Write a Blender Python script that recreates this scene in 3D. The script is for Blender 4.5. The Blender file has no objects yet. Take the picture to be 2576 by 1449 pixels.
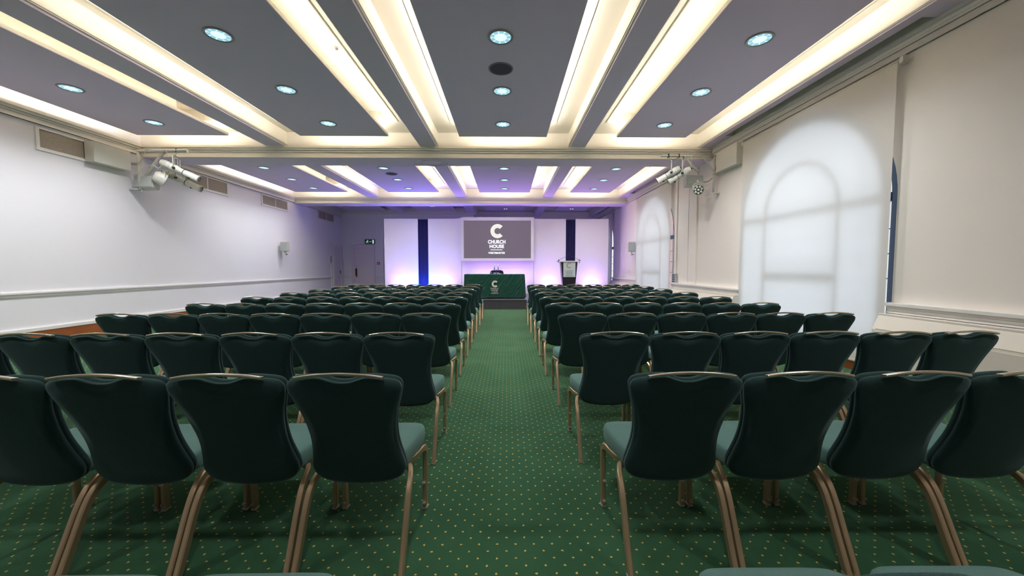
import bpy, bmesh, math, random
from math import sin, cos, pi, radians as R
from mathutils import Vector, Matrix
random.seed(7)
SC = bpy.context.scene
COL = SC.collection
IW, IH = 2576, 1449

# ------------------------------------------------------------------ helpers
def link(o, parent=None):
    COL.objects.link(o)
    if parent is not None: o.parent = parent
    return o

def tag(o, label=None, cat=None, group=None, kind=None):
    if label: o['label'] = label
    if cat: o['category'] = cat
    if group: o['group'] = group
    if kind: o['kind'] = kind
    return o

def empty(name, loc=(0, 0, 0), rz=0.0):
    o = bpy.data.objects.new(name, None)
    o.empty_display_size = .1
    o.location = loc; o.rotation_euler = (0, 0, rz)
    return link(o)

class MB:
    """collects shapes into one mesh"""
    def __init__(s): s.v = []; s.f = []; s.sm = []; s.mi = []; s.cur = 0
    def add(s, vs, fs, smooth=False):
        b = len(s.v); s.v += [tuple(p) for p in vs]
        for f in fs:
            s.f.append([b + i for i in f]); s.sm.append(smooth); s.mi.append(s.cur)
        return s
    def box(s, x0, x1, y0, y1, z0, z1):
        vs = [(x, y, z) for x in (x0, x1) for y in (y0, y1) for z in (z0, z1)]
        return s.add(vs, [(0, 1, 3, 2), (4, 6, 7, 5), (0, 4, 5, 1), (2, 3, 7, 6), (0, 2, 6, 4), (1, 5, 7, 3)])
    def bbox(s, x0, x1, y0, y1, z0, z1, b=.006):
        """box with chamfered edges"""
        bm = bmesh.new(); bmesh.ops.create_cube(bm, size=1)
        for v in bm.verts:
            v.co = Vector(((x0 + x1) / 2 + v.co.x * (x1 - x0), (y0 + y1) / 2 + v.co.y * (y1 - y0), (z0 + z1) / 2 + v.co.z * (z1 - z0)))
        bmesh.ops.bevel(bm, geom=bm.edges[:], offset=b, segments=2, affect='EDGES')
        s.bm(bm); return s
    def bm(s, bm, mat=None, smooth=False):
        bm.verts.index_update()
        vs = [(mat @ v.co if mat else v.co.copy()) for v in bm.verts]
        s.add(vs, [[v.index for v in f.verts] for f in bm.faces], smooth); bm.free()
    def prism(s, pts, d, smooth=False):
        """polygon pts (3D, planar) extruded by vector d"""
        n = len(pts); d = Vector(d)
        a = [Vector(p) for p in pts]; vs = a + [p + d for p in a]
        fs = [list(range(n))[::-1], list(range(n, 2 * n))] + [(i, (i + 1) % n, n + (i + 1) % n, n + i) for i in range(n)]
        b = len(s.v); s.add(vs, fs); return s
    def tube(s, path, r, n=12, caps=True, r2=None, smooth=True):
        path = [Vector(p) for p in path]; m = len(path); vs = []; prev = None
        for i, p in enumerate(path):
            t = (path[min(i + 1, m - 1)] - path[max(i - 1, 0)]).normalized()
            if prev is None:
                a = t.cross(Vector((0, 0, 1)))
                if a.length < .05: a = t.cross(Vector((1, 0, 0)))
                a.normalize()
            else:
                a = (prev - t * prev.dot(t)).normalized()
            prev = a; b = t.cross(a)
            rr = r[i] if isinstance(r, (list, tuple)) else r
            for k in range(n):
                an = 2 * pi * k / n
                vs.append(p + a * rr * cos(an) + b * (r2 or rr) * sin(an) if r2 is None else p + a * rr * cos(an) + b * r2 * sin(an))
        fs = [(i * n + k, i * n + (k + 1) % n, (i + 1) * n + (k + 1) % n, (i + 1) * n + k) for i in range(m - 1) for k in range(n)]
        s.add(vs, fs, smooth)
        if caps: 
            b = len(s.v) - len(vs)
            s.f.append([b + k for k in range(n)][::-1]); s.sm.append(False); s.mi.append(s.cur)
            s.f.append([b + (m - 1) * n + k for k in range(n)]); s.sm.append(False); s.mi.append(s.cur)
        return s
    def lathe(s, prof, origin=(0, 0, 0), axis=(0, 0, 1), n=32, smooth=True):
        """prof: (r, h) pairs, rings about axis"""
        ax = Vector(axis).normalized(); a = ax.orthogonal().normalized(); b = ax.cross(a); o = Vector(origin)
        vs = [o + ax * h + (a * cos(2 * pi * k / n) + b * sin(2 * pi * k / n)) * r for r, h in prof for k in range(n)]
        fs = [(i * n + k, i * n + (k + 1) % n, (i + 1) * n + (k + 1) % n, (i + 1) * n + k) for i in range(len(prof) - 1) for k in range(n)]
        return s.add(vs, fs, smooth)
    def build(s, name, mat, parent=None, bevel=0, subs=0):
        me = bpy.data.meshes.new(name); me.from_pydata(s.v, [], s.f)
        me.polygons.foreach_set('use_smooth', s.sm)
        mats = mat if isinstance(mat, (list, tuple)) else [mat]
        for m in mats: me.materials.append(m)
        if len(mats) > 1: me.polygons.foreach_set('material_index', s.mi)
        bm = bmesh.new(); bm.from_mesh(me); bmesh.ops.remove_doubles(bm, verts=bm.verts, dist=1e-5)
        bmesh.ops.recalc_face_normals(bm, faces=bm.faces); bm.to_mesh(me); bm.free(); me.update()
        o = link(bpy.data.objects.new(name, me), parent)
        if bevel:
            md = o.modifiers.new('b', 'BEVEL'); md.width = bevel; md.segments = 2; md.limit_method = 'ANGLE'
        if subs:
            md = o.modifiers.new('s', 'SUBSURF'); md.levels = subs; md.render_levels = subs
        return o

def catmull(P, n, closed=False):
    out = []; m = len(P)
    rng = m if closed else m - 1
    for i in range(rng):
        g = lambda j: Vector(P[j % m] if closed else P[max(0, min(m - 1, j))])
        p0, p1, p2, p3 = g(i - 1), g(i), g(i + 1), g(i + 2)
        for k in range(n):
            t = k / n
            out.append(.5 * ((2 * p1) + (-p0 + p2) * t + (2 * p0 - 5 * p1 + 4 * p2 - p3) * t * t + (-p0 + 3 * p1 - 3 * p2 + p3) * t ** 3))
    if not closed: out.append(Vector(P[-1]))
    return out

def copy_tree(o, parent=None):
    c = o.copy(); COL.objects.link(c); c.parent = parent
    for ch in o.children: copy_tree(ch, c)
    return c

# ------------------------------------------------------------------ materials
def lin(c):
    return tuple((v / 12.92 if v <= .04045 else ((v + .055) / 1.055) ** 2.4) for v in (x / 255 for x in c))
def newmat(name):
    m = bpy.data.materials.new(name); m.use_nodes = True; nt = m.node_tree
    return m, nt, nt.nodes['Principled BSDF']
def N(nt, t, **k):
    n = nt.nodes.new(t)
    for a, v in k.items(): setattr(n, a, v)
    return n
def pmat(name, col, rough=.6, metal=0, noise=.06, scale=6, bump=0, bscale=60, spec=None, sheen=0, sheen_t=None, coat=0):
    m, nt, b = newmat(name); L = nt.links
    tc = N(nt, 'ShaderNodeTexCoord'); nz = N(nt, 'ShaderNodeTexNoise'); nz.inputs['Scale'].default_value = scale; nz.inputs['Detail'].default_value = 4
    L.new(tc.outputs['Object'], nz.inputs['Vector'])
    mx = N(nt, 'ShaderNodeMix', data_type='RGBA'); c = lin(col)
    mx.inputs['A'].default_value = tuple(v * (1 - noise) for v in c) + (1,); mx.inputs['B'].default_value = tuple(min(1, v * (1 + noise)) for v in c) + (1,)
    L.new(nz.outputs['Fac'], mx.inputs['Factor']); L.new(mx.outputs['Result'], b.inputs['Base Color'])
    b.inputs['Roughness'].default_value = rough; b.inputs['Metallic'].default_value = metal
    if spec is not None: b.inputs['Specular IOR Level'].default_value = spec
    if sheen:
        b.inputs['Sheen Weight'].default_value = sheen; b.inputs['Sheen Roughness'].default_value = .3
        b.inputs['Sheen Tint'].default_value = tuple(sheen_t or (1, 1, 1)) + (1,)
    if coat: b.inputs['Coat Weight'].default_value = coat
    if bump:
        n2 = N(nt, 'ShaderNodeTexNoise'); n2.inputs['Scale'].default_value = bscale; n2.inputs['Detail'].default_value = 3
        L.new(tc.outputs['Object'], n2.inputs['Vector'])
        bp = N(nt, 'ShaderNodeBump'); bp.inputs['Strength'].default_value = bump; bp.inputs['Distance'].default_value = .01
        L.new(n2.outputs['Fac'], bp.inputs['Height']); L.new(bp.outputs['Normal'], b.inputs['Normal'])
    return m
def emat(name, col, st):
    m, nt, b = newmat(name); c = lin(col)
    b.inputs['Base Color'].default_value = (0, 0, 0, 1) if st > .5 else c + (1,)
    b.inputs['Emission Color'].default_value = c + (1,); b.inputs['Emission Strength'].default_value = st
    return m

M = {}
M['wall'] = pmat('wall_paint', (241, 237, 240), .75, noise=.012, scale=2, bump=.05, bscale=90)
M['ceil'] = pmat('ceiling_paint', (232, 226, 214), .8, noise=.01, scale=2)
M['raft'] = pmat('raft_grey_paint', (224, 208, 230), .8, noise=.012, scale=3)  # pale paint, lavender mixed in to offset green light bounced off the carpet
M['soffit'] = pmat('soffit_grey_paint', (228, 212, 232), .8, noise=.012, scale=3)  # beam undersides, same lavender shift in the colour against carpet bounce light
M['trim'] = pmat('trim_paint', (236, 232, 226), .45, noise=.01)
M['joinery'] = pmat('joinery_paint', (226, 217, 202), .5, noise=.015)
M['wood'] = pmat('skirting_wood', (150, 84, 34), .45, noise=.25, scale=5)
M['frame_blue'] = pmat('window_frame_paint', (74, 92, 122), .5, noise=.04)
M['grille'] = pmat('grille_metal', (178, 166, 146), .6, .0, noise=.1, scale=40)
M['white_metal'] = pmat('white_enamel', (210, 208, 198), .4, noise=.02)
M['grey_enamel'] = pmat('grey_enamel', (176, 180, 178), .5, noise=.03)
M['black'] = pmat('black_plastic', (24, 24, 27), .45, noise=.08)
M['cable'] = pmat('white_cable', (218, 214, 204), .5, noise=.02)
M['brass'] = pmat('dark_bronze', (96, 66, 38), .4, .6, noise=.1, scale=20)
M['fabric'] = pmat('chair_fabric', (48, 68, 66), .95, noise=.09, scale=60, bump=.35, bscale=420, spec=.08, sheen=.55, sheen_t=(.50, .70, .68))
M['seat'] = pmat('seat_fabric', (92, 122, 115), .95, noise=.07, scale=60, bump=.35, bscale=420, spec=.1, sheen=.4, sheen_t=(.60, .78, .74))  # lighter copy of the chair fabric, overhead light on seats painted into colour
M['leg'] = pmat('champagne_metal', (180, 154, 122), .36, .6, noise=.05, scale=12)
M['bar'] = pmat('satin_bar_metal', (212, 196, 176), .22, .95, noise=.03, scale=12)
M['clip'] = pmat('clear_plastic', (168, 160, 148), .12, noise=.03, spec=.9)
M['stage'] = pmat('stage_carpet', (78, 74, 78), .95, noise=.2, scale=90, bump=.3, bscale=300)
M['stage_edge'] = pmat('stage_edge_trim', (88, 86, 94), .4, .2, noise=.04)
M['panel'] = pmat('backdrop_fabric', (228, 222, 228), .85, noise=.015, scale=8, bump=.04, bscale=160)
M['navy'] = pmat('navy_cloth', (14, 14, 66), .9, noise=.08, scale=20)
M['screen_frame'] = pmat('screen_frame_white', (232, 228, 232), .5, noise=.01)
M['door'] = pmat('door_paint', (232, 222, 228), .5, noise=.012)
M['lectern'] = pmat('lectern_dark', (38, 32, 40), .35, noise=.06, scale=12)
M['sign_white'] = pmat('sign_board', (206, 214, 214), .4, noise=.01)
M['gold'] = pmat('logo_tan', (190, 168, 148), .5, noise=.04)
M['inkgrey'] = pmat('lettering_grey', (122, 128, 132), .5, noise=.04)
M['cream'] = pmat('print_cream', (226, 216, 206), .7, noise=.03)
M['exit'] = pmat('exit_green', (8, 66, 58), .4, noise=.03)
M['exitw'] = emat('exit_pictogram', (190, 235, 225), .55)
M['red'] = pmat('red_plastic', (150, 50, 50), .4, noise=.05)
M['speaker_cloth'] = pmat('dark_mesh_cloth', (74, 72, 80), .8, noise=.1, scale=120)
M['spk_ring'] = pmat('speaker_ring', (128, 124, 132), .5, noise=.02)
M['lampring'] = pmat('downlight_ring', (158, 154, 154), .4, .3, noise=.03)
M['reflector'] = emat('lit_reflector', (150, 208, 226), .68)
M['reflector2'] = emat('lit_reflector_core', (214, 240, 248), .85)
M['dimspot'] = emat('small_lamp', (255, 240, 250), 1.5)
M['led'] = pmat('led_lens', (230, 228, 214), .15, noise=.05, spec=.8)
M['brick'] = None

def carpet():
    m, nt, b = newmat('green_carpet'); L = nt.links
    geo = N(nt, 'ShaderNodeNewGeometry'); sp = N(nt, 'ShaderNodeSeparateXYZ')
    nd = N(nt, 'ShaderNodeTexNoise'); nd.inputs['Scale'].default_value = 130; nd.inputs['Detail'].default_value = 2
    L.new(geo.outputs['Position'], nd.inputs['Vector'])
    sub = N(nt, 'ShaderNodeVectorMath', operation='SUBTRACT'); sub.inputs[1].default_value = (.5, .5, .5); L.new(nd.outputs['Color'], sub.inputs[0])
    scl = N(nt, 'ShaderNodeVectorMath', operation='SCALE'); scl.inputs['Scale'].default_value = .012; L.new(sub.outputs['Vector'], scl.inputs[0])
    ad = N(nt, 'ShaderNodeVectorMath', operation='ADD'); L.new(geo.outputs['Position'], ad.inputs[0]); L.new(scl.outputs['Vector'], ad.inputs[1])
    L.new(ad.outputs['Vector'], sp.inputs[0])
    def mth(op, a, bb=None, c=None):
        n = N(nt, 'ShaderNodeMath', operation=op)
        for i, v in enumerate((a, bb, c)):
            if v is None: continue
            if isinstance(v, (int, float)): n.inputs[i].default_value = v
            else: L.new(v, n.inputs[i])
        return n.outputs[0]
    P = .0924
    def lattice(ox, oy):
        u = mth('FRACT', mth('ADD', mth('DIVIDE', mth('ADD', sp.outputs['X'], .003), P), 100.5 + ox))
        v = mth('FRACT', mth('ADD', mth('DIVIDE', mth('SUBTRACT', sp.outputs['Y'], 1.787), P), 100.5 + oy))
        du = mth('ABSOLUTE', mth('SUBTRACT', u, .5)); dv = mth('ABSOLUTE', mth('SUBTRACT', v, .5))
        return mth('SQRT', mth('ADD', mth('MULTIPLY', du, du), mth('MULTIPLY', dv, dv)))
    d = mth('MINIMUM', lattice(0, 0), lattice(.5, .5))
    mask = mth('LESS_THAN', d, .058)
    nz = N(nt, 'ShaderNodeTexNoise'); nz.inputs['Scale'].default_value = 2.2; nz.inputs['Detail'].default_value = 6; nz.inputs['Roughness'].default_value = .65
    nf = N(nt, 'ShaderNodeTexNoise'); nf.inputs['Scale'].default_value = 260; nf.inputs['Detail'].default_value = 3
    L.new(geo.outputs['Position'], nz.inputs['Vector']); L.new(geo.outputs['Position'], nf.inputs['Vector'])
    mix1 = N(nt, 'ShaderNodeMix', data_type='RGBA'); mix1.inputs['A'].default_value = lin((25, 55, 35)) + (1,); mix1.inputs['B'].default_value = lin((62, 102, 70)) + (1,)
    L.new(mth('ADD', mth('MULTIPLY', nz.outputs['Fac'], .6), mth('MULTIPLY', nf.outputs['Fac'], .5)), mix1.inputs['Factor'])
    mix2 = N(nt, 'ShaderNodeMix', data_type='RGBA'); mix2.inputs['B'].default_value = lin((212, 170, 84)) + (1,)
    L.new(mix1.outputs['Result'], mix2.inputs['A']); L.new(mask, mix2.inputs['Factor'])
    L.new(mix2.outputs['Result'], b.inputs['Base Color'])
    b.inputs['Roughness'].default_value = .95; b.inputs['Specular IOR Level'].default_value = .1
    b.inputs['Sheen Weight'].default_value = .12; b.inputs['Sheen Tint'].default_value = (.5, .8, .6, 1)
    bp = N(nt, 'ShaderNodeBump'); bp.inputs['Strength'].default_value = .5; bp.inputs['Distance'].default_value = .006
    L.new(nf.outputs['Fac'], bp.inputs['Height']); L.new(bp.outputs['Normal'], b.inputs['Normal'])
    return m
M['carpet'] = carpet()

def blind_mat():
    m, nt, b = newmat('blind_fabric'); L = nt.links
    out = nt.nodes['Material Output']
    b.inputs['Base Color'].default_value = lin((238, 230, 216)) + (1,); b.inputs['Roughness'].default_value = .9
    tr = N(nt, 'ShaderNodeBsdfTranslucent'); tr.inputs['Color'].default_value = (.80, .82, .86, 1)
    mx = N(nt, 'ShaderNodeMixShader'); mx.inputs[0].default_value = .42
    L.new(b.outputs[0], mx.inputs[1]); L.new(tr.outputs[0], mx.inputs[2]); L.new(mx.outputs[0], out.inputs['Surface'])
    tc = N(nt, 'ShaderNodeTexCoord'); nz = N(nt, 'ShaderNodeTexNoise'); nz.inputs['Scale'].default_value = 300
    L.new(tc.outputs['Object'], nz.inputs['Vector']); bp = N(nt, 'ShaderNodeBump'); bp.inputs['Strength'].default_value = .05
    L.new(nz.outputs['Fac'], bp.inputs['Height']); L.new(bp.outputs['Normal'], b.inputs['Normal'])
    return m
M['blind'] = blind_mat()
def glass_mat():
    m, nt, b = newmat('window_glass'); L = nt.links; out = nt.nodes['Material Output']
    tr = N(nt, 'ShaderNodeBsdfTransparent'); tr.inputs['Color'].default_value = (.93, .96, .97, 1)
    gl = N(nt, 'ShaderNodeBsdfGlossy'); gl.inputs['Roughness'].default_value = .03
    mx = N(nt, 'ShaderNodeMixShader'); mx.inputs[0].default_value = .06
    L.new(tr.outputs[0], mx.inputs[1]); L.new(gl.outputs[0], mx.inputs[2]); L.new(mx.outputs[0], out.inputs['Surface'])
    return m
M['glass'] = glass_mat()
def bottle_mat():
    m, nt, b = newmat('bottle_glass')
    b.inputs['Base Color'].default_value = (.75, .85, .95, 1); b.inputs['Transmission Weight'].default_value = .9
    b.inputs['Roughness'].default_value = .05
    return m
M['bottle'] = bottle_mat()
def brick_mat():
    m, nt, b = newmat('brick_facade'); L = nt.links
    tc = N(nt, 'ShaderNodeTexCoord'); mp = N(nt, 'ShaderNodeMapping'); mp.inputs['Rotation'].default_value = (0, R(90), 0)
    mp.inputs['Scale'].default_value = (1, 1, 1)
    br = N(nt, 'ShaderNodeTexBrick'); br.inputs['Scale'].default_value = 3
    br.inputs['Color1'].default_value = lin((196, 128, 118)) + (1,); br.inputs['Color2'].default_value = lin((176, 108, 98)) + (1,); br.inputs['Mortar'].default_value = lin((210, 200, 190)) + (1,)
    L.new(tc.outputs['Object'], mp.inputs[0]); L.new(mp.outputs[0], br.inputs[0]); L.new(br.outputs[0], b.inputs['Base Color'])
    return m
M['brick'] = brick_mat()
def cloth_mat():
    m = pmat('green_tablecloth', (24, 74, 58), .6, noise=.18, scale=5, spec=.3, sheen=.3, sheen_t=(.5, .9, .7))
    nt = m.node_tree; L = nt.links; b = nt.nodes['Principled BSDF']
    tc = N(nt, 'ShaderNodeTexCoord'); mp = N(nt, 'ShaderNodeMapping'); mp.vector_type = 'TEXTURE'; mp.inputs['Rotation'].default_value = (0, R(-55), 0); mp.inputs['Scale'].default_value = (1.1, 1, .28)
    nz = N(nt, 'ShaderNodeTexNoise'); nz.inputs['Scale'].default_value = 2.4; nz.inputs['Detail'].default_value = 5; nz.inputs['Distortion'].default_value = 1.2
    L.new(tc.outputs['Object'], mp.inputs[0]); L.new(mp.outputs[0], nz.inputs['Vector'])
    bp = N(nt, 'ShaderNodeBump'); bp.inputs['Strength'].default_value = .9; bp.inputs['Distance'].default_value = .055
    L.new(nz.outputs['Fac'], bp.inputs['Height']); L.new(bp.outputs['Normal'], b.inputs['Normal'])
    return m
M['cloth'] = cloth_mat()
def perforated():
    m = pmat('perforated_grille', (150, 138, 124), .5, .2, noise=.1, scale=30)
    nt = m.node_tree; L = nt.links; b = nt.nodes['Principled BSDF']
    tc = N(nt, 'ShaderNodeTexCoord'); vo = N(nt, 'ShaderNodeTexVoronoi'); vo.inputs['Scale'].default_value = 85; vo.inputs['Randomness'].default_value = .15
    L.new(tc.outputs['Object'], vo.inputs['Vector'])
    cr = N(nt, 'ShaderNodeValToRGB'); cr.color_ramp.elements[0].position = .28; cr.color_ramp.elements[0].color = (.035, .03, .028, 1)
    cr.color_ramp.elements[1].position = .4; cr.color_ramp.elements[1].color = lin((176, 164, 148)) + (1,)
    L.new(vo.outputs['Distance'], cr.inputs['Fac']); L.new(cr.outputs['Color'], b.inputs['Base Color'])
    return m
M['perf'] = perforated()

# ------------------------------------------------------------------ room constants
XL, XR = -8.35, 4.8
Y0, YB = -2.8, 19.2
BAYS = [(-2.75, 2.70), (3.35, 8.85), (9.5, 15.0), (15.65, 20.6)]
TB = [(2.70, 3.35), (8.85, 9.5), (15.0, 15.65)]           # transverse beams
LB = [(-5.5, -5.03), (-2.0, -1.58), (1.43, 1.82)]          # longitudinal beams
ZB, ZL, ZU = 3.92, 4.17, 4.50
def struct(mb, name, mat, **k):
    return tag(mb.build(name, mat, **k), kind='structure')

struct(MB().box(XL - .3, XR + .4, Y0 - .3, 21, -.15, 0), 'floor', M['carpet'])

# left wall, rear wall (behind the camera), far walls
struct(MB().box(XL - .25, XL, Y0 - .25, 20.9, 0, 4.9), 'wall_left', M['wall'])
struct(MB().box(XL, XR, Y0 - .25, Y0, 0, 4.9), 'wall_rear', M['wall'])
w = MB(); w.box(XL, -1.67, YB, 20.6, 0, 4.75); w.box(-1.67, XR, 20.6, 20.85, 0, 4.9)
struct(w, 'wall_front', M['wall'])

# right wall with arched window openings
WIN = [6.08, 12.23, 18.34]; HW, SPR, SILL = 1.475, 2.30, .30
w = MB(); xa, xb = XR, XR + .32
edges = [Y0 - .25]
for yc in WIN: edges += [yc - HW, yc + HW]
edges.append(20.9)
for i in range(0, len(edges), 2):
    if edges[i + 1] - edges[i] > .01: w.box(xa, xb, edges[i], edges[i + 1], 0, 4.9)
for yc in WIN:
    w.box(xa, xb, yc - HW, yc + HW, 0, SILL)
    n = 40
    pts = [(yc - HW * cos(pi * k / n), SPR + HW * sin(pi * k / n)) for k in range(n + 1)]
    vs = []; 
    for (y, z) in pts: vs += [(xa, y, z), (xb, y, z), (xa, y, 4.9), (xb, y, 4.9)]
    fs = []
    for k in range(n):
        a = 4 * k; b = a + 4
        fs += [(a, b, b + 2, a + 2), (a + 1, a + 3, b + 3, b + 1), (a, a + 1, b + 1, b), (a + 2, b + 2, b + 3, a + 3)]
    w.add(vs, fs)
M['wallr'] = pmat('wall_paint_warm', (241, 232, 221), .75, noise=.012, scale=2, bump=.05, bscale=90)  # copy of the wall paint with warm light put into its colour
struct(w, 'wall_right', M['wallr'])

# windows
def arch_bar(mb, yc, hw, spr, zb, wd, x0, x1, n=36):
    """inverted-U frame of width wd"""
    o = [(yc - hw, zb)] + [(yc - hw * cos(pi * k / n), spr + hw * sin(pi * k / n)) for k in range(n + 1)] + [(yc + hw, zb)]
    h2 = hw - wd
    i = [(yc - h2, zb)] + [(yc - h2 * cos(pi * k / n), spr + h2 * sin(pi * k / n)) for k in range(n + 1)] + [(yc + h2, zb)]
    vs = []
    for (a, b) in zip(o, i): vs += [(x0, a[0], a[1]), (x1, a[0], a[1]), (x0, b[0], b[1]), (x1, b[0], b[1])]
    fs = []
    for k in range(len(o) - 1):
        a = 4 * k; b = a + 4
        fs += [(a, a + 2, b + 2, b), (a + 1, b + 1, b + 3, a + 3), (a, b, b + 1, a + 1), (a + 2, a + 3, b + 3, b + 2)]
    e = 4 * (len(o) - 1)
    fs += [(0, 1, 3, 2), (e, e + 2, e + 3, e + 1)]
    mb.add(vs, fs)
for i, yc in enumerate(WIN):
    root = empty(f'window_{i+1}', (0, 0, 0)); tag(root, kind='structure')
    f = MB(); arch_bar(f, yc, HW, SPR, SILL, .062, XR + .012, XR + .13); f.box(XR + .015, XR + .13, yc - HW + .063, yc + HW - .063, SILL, SILL + .07)
    f.build('window_frame', M['frame_blue'], root)
    f = MB(); arch_bar(f, yc, HW - .064, SPR, SILL + .071, .04, XR + .04, XR + .09)
    f.box(XR + .03, XR + .09, yc - HW + .105, yc + HW - .105, SPR - .06, SPR + .05)
    arch_bar(f, yc, .79, SPR + .03, SILL + .07, .065, XR + .03, XR + .09)
    f.box(XR + .03, XR + .09, yc - .724, yc + .724, 1.20, 1.34)
    f.build('mullion', M['frame_blue'], root)
    f = MB()
    for z in (.62, .94, 1.26, 1.58, 1.9): f.box(XR + .115, XR + .125, yc - HW + .06, yc + HW - .06, z - .007, z + .007)
    for y in (yc - 1.1, yc + 1.1): f.box(XR + .126, XR + .136, y - .007, y + .007, SILL + .07, SPR + .85)
    f.build('glazing_bars', M['frame_blue'], root)
    g = MB(); n = 36
    pts = [(XR + .098, yc - HW + .02, SILL + .02)] + [(XR + .098, yc - (HW - .02) * cos(pi * k / n), SPR + (HW - .02) * sin(pi * k / n)) for k in range(n + 1)] + [(XR + .098, yc + HW - .02, SILL + .02)]
    g.prism(pts, (.006, 0, 0)); g.build('glass_pane', M['glass'], root)

# brick buildings across the street
b = empty('brick_building', (13, 30, -4)); tag(b, 'pink brick building seen through the slits beside the window blinds', 'building')
q = MB(); q.box(0, 6, -17, 16, 0, 16); q.build('facade', M['brick'], b)
for yy in range(-15, 15, 3):
    for zz in (1.5, 5, 8.5, 12):
        q = MB(); q.bbox(-.06, .1, yy, yy + 1.2, zz, zz + 2.1, .02); q.build('facade_window', M['sign_white'], b)

# ------------------------------------------------------------------ ceiling
c = MB()
LX = [(XL, -5.5, -8.10, -5.90), (-5.03, -2.0, -4.85, -2.33), (-1.58, 1.43, -1.17, 1.03), (1.82, 4.45, 2.15, 4.25)]
for bi, (ya, yb) in enumerate(BAYS):
    ca, cb = ya + .65, yb - .69 if bi != 2 else yb - .85
    if bi == 3: ca, cb = ya + .5, yb - 1.9
    for (xa_, xb_, ka, kb) in LX:
        c.box(xa_, ka - .031, ya, yb, ZU, ZU + .05); c.box(kb + .031, xb_, ya, yb, ZU, ZU + .05)
        c.box(ka - .031, kb + .031, ya, ca - .031, ZU, ZU + .05); c.box(ka - .031, kb + .031, cb + .031, yb, ZU, ZU + .05)
        # coffer walls with a small bead and the coffer lid
        for (p, q_, r_, s_) in ((ka - .03, ka, ca - .03, cb + .03), (kb, kb + .03, ca - .03, cb + .03), (ka + .0, kb - .0, ca - .03, ca), (ka, kb, cb, cb + .03)):
            c.box(p, q_, r_, s_, ZU - .012, ZU + .198)
        c.box(ka - .04, kb + .04, ca - .04, cb + .04, ZU + .2, ZU + .25)
c.box(XL - .2, XR + .3, Y0 - .2, 20.9, 4.85, 4.95)
struct(c, 'ceiling', M['ceil'])

t = 0
def trim(mb, mat):
    global t
    t += 1
    return struct(mb, f'trim_{t}', mat)
# transverse beams (white faces, moulded edge) and their soffits
for (ya, yb) in TB:
    q = MB(); q.box(XL, XR, ya, yb, ZB + .006, 4.8)
    for sgn, y in ((-1, ya), (1, yb)):
        for (z0, z1, d) in ((4.125, 4.172, .085), (4.085, 4.125, .055), (4.05, 4.078, .03), (ZB + .006, ZB + .03, .014)):
            q.box(XL, XR, min(y, y + sgn * d), max(y, y + sgn * d), z0, z1)
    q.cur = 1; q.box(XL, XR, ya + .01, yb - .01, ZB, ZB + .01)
    trim(q, [M['ceil'], M['soffit']])
# longitudinal beams
for (xa_, xb_) in LB:
    for (ya, yb) in BAYS:
        q = MB(); q.box(xa_, xb_, ya, yb, ZL + .03, 4.8)
        q.box(xa_ - .012, xb_ + .012, ya, yb, ZL + .045, ZL + .06)
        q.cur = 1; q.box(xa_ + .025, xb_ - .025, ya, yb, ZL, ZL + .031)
        trim(q, [M['ceil'], M['soffit']])
# right soffit with blind recess
for (ya, yb) in BAYS:
    q = MB(); q.box(4.45, 4.6, ya, yb, ZL + .02, 4.8); q.box(4.44, 4.452, ya, yb, ZL + .03, ZL + .05)
    q.box(4.6, XR, ya, ya + .9, ZL + .02, 4.8); q.box(4.6, XR, yb - .85, yb, ZL + .02, 4.8)
    q.box(4.6, XR, ya, yb, 4.36, 4.8)
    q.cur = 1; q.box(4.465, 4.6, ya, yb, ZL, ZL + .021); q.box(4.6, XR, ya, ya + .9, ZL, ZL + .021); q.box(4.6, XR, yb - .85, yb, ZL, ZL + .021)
    trim(q, [M['ceil'], M['soffit']])
# cornices on the long walls
for side, X in ((1, XL), (-1, XR)):
    for (ya, yb) in BAYS:
        q = MB()
        for (z0, z1, d) in ((3.955, 4.04, .028), (4.04, 4.062, .045), (4.075, 4.12, .07), (4.12, 4.17, .10)):
            if side == -1: d *= .5
            q.box(min(X, X + side * d), max(X, X + side * d), ya, yb, z0, z1)
        q.box(min(X, X + side * .028), max(X, X + side * .028), ya, yb, 4.04, 4.17)
        q.box(min(X, X + side * .04), max(X, X + side * .04), ya, yb, 3.955, 3.965)
        trim(q, M['ceil'])
# far cornice
q = MB(); q.box(XL, -1.6, YB - .05, YB, 4.09, 4.2); q.box(XL, -1.6, YB - .1, YB, 4.2, 4.42); q.box(-1.67, XR, 20.5, 20.6, 4.0, 4.42); trim(q, M['ceil'])
# ceiling rose rings on the nearer beam
q = MB()
for r_ in (.245, .37):
    q.tube([(-1.775 + r_ * cos(2 * pi * k / 48), 9.18 + .8 * r_ * sin(2 * pi * k / 48), ZB - .004) for k in range(49)], .012, 8, caps=False)
trim(q, M['soffit'])

# dado rails and skirting
def rail(mb, X, s, ya, yb):
    for (z0, z1, d) in ((.885, .90, .012), (.90, .945, .02), (.945, .975, .038), (.935, .95, .028)):
        mb.box(min(X, X + s * d), max(X, X + s * d), ya, yb, z0, z1)
q = MB(); rail(q, XL, 1, Y0, 18.0); trim(q, M['trim'])
q = MB()
for (z0, z1, d) in ((.885, .90, .012), (.90, .945, .02), (.945, .975, .038)):
    q.box(XL, -7.9, YB - d, YB, z0, z1); q.box(-6.66, -1.67, YB - d, YB, z0, z1)
trim(q, M['trim'])
for k, (ya, yb) in enumerate(((1.40, 4.615), (7.55, 10.76), (13.70, 16.87))):
    q = MB(); X = XR
    for (z0, z1, d) in ((.86, .90, .05), (.90, .93, .065), (.93, .97, .10), (.84, .86, .07)):
        q.bbox(X - d, X, ya, yb, z0, z1, .004)
    trim(q, M['trim'])
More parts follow.
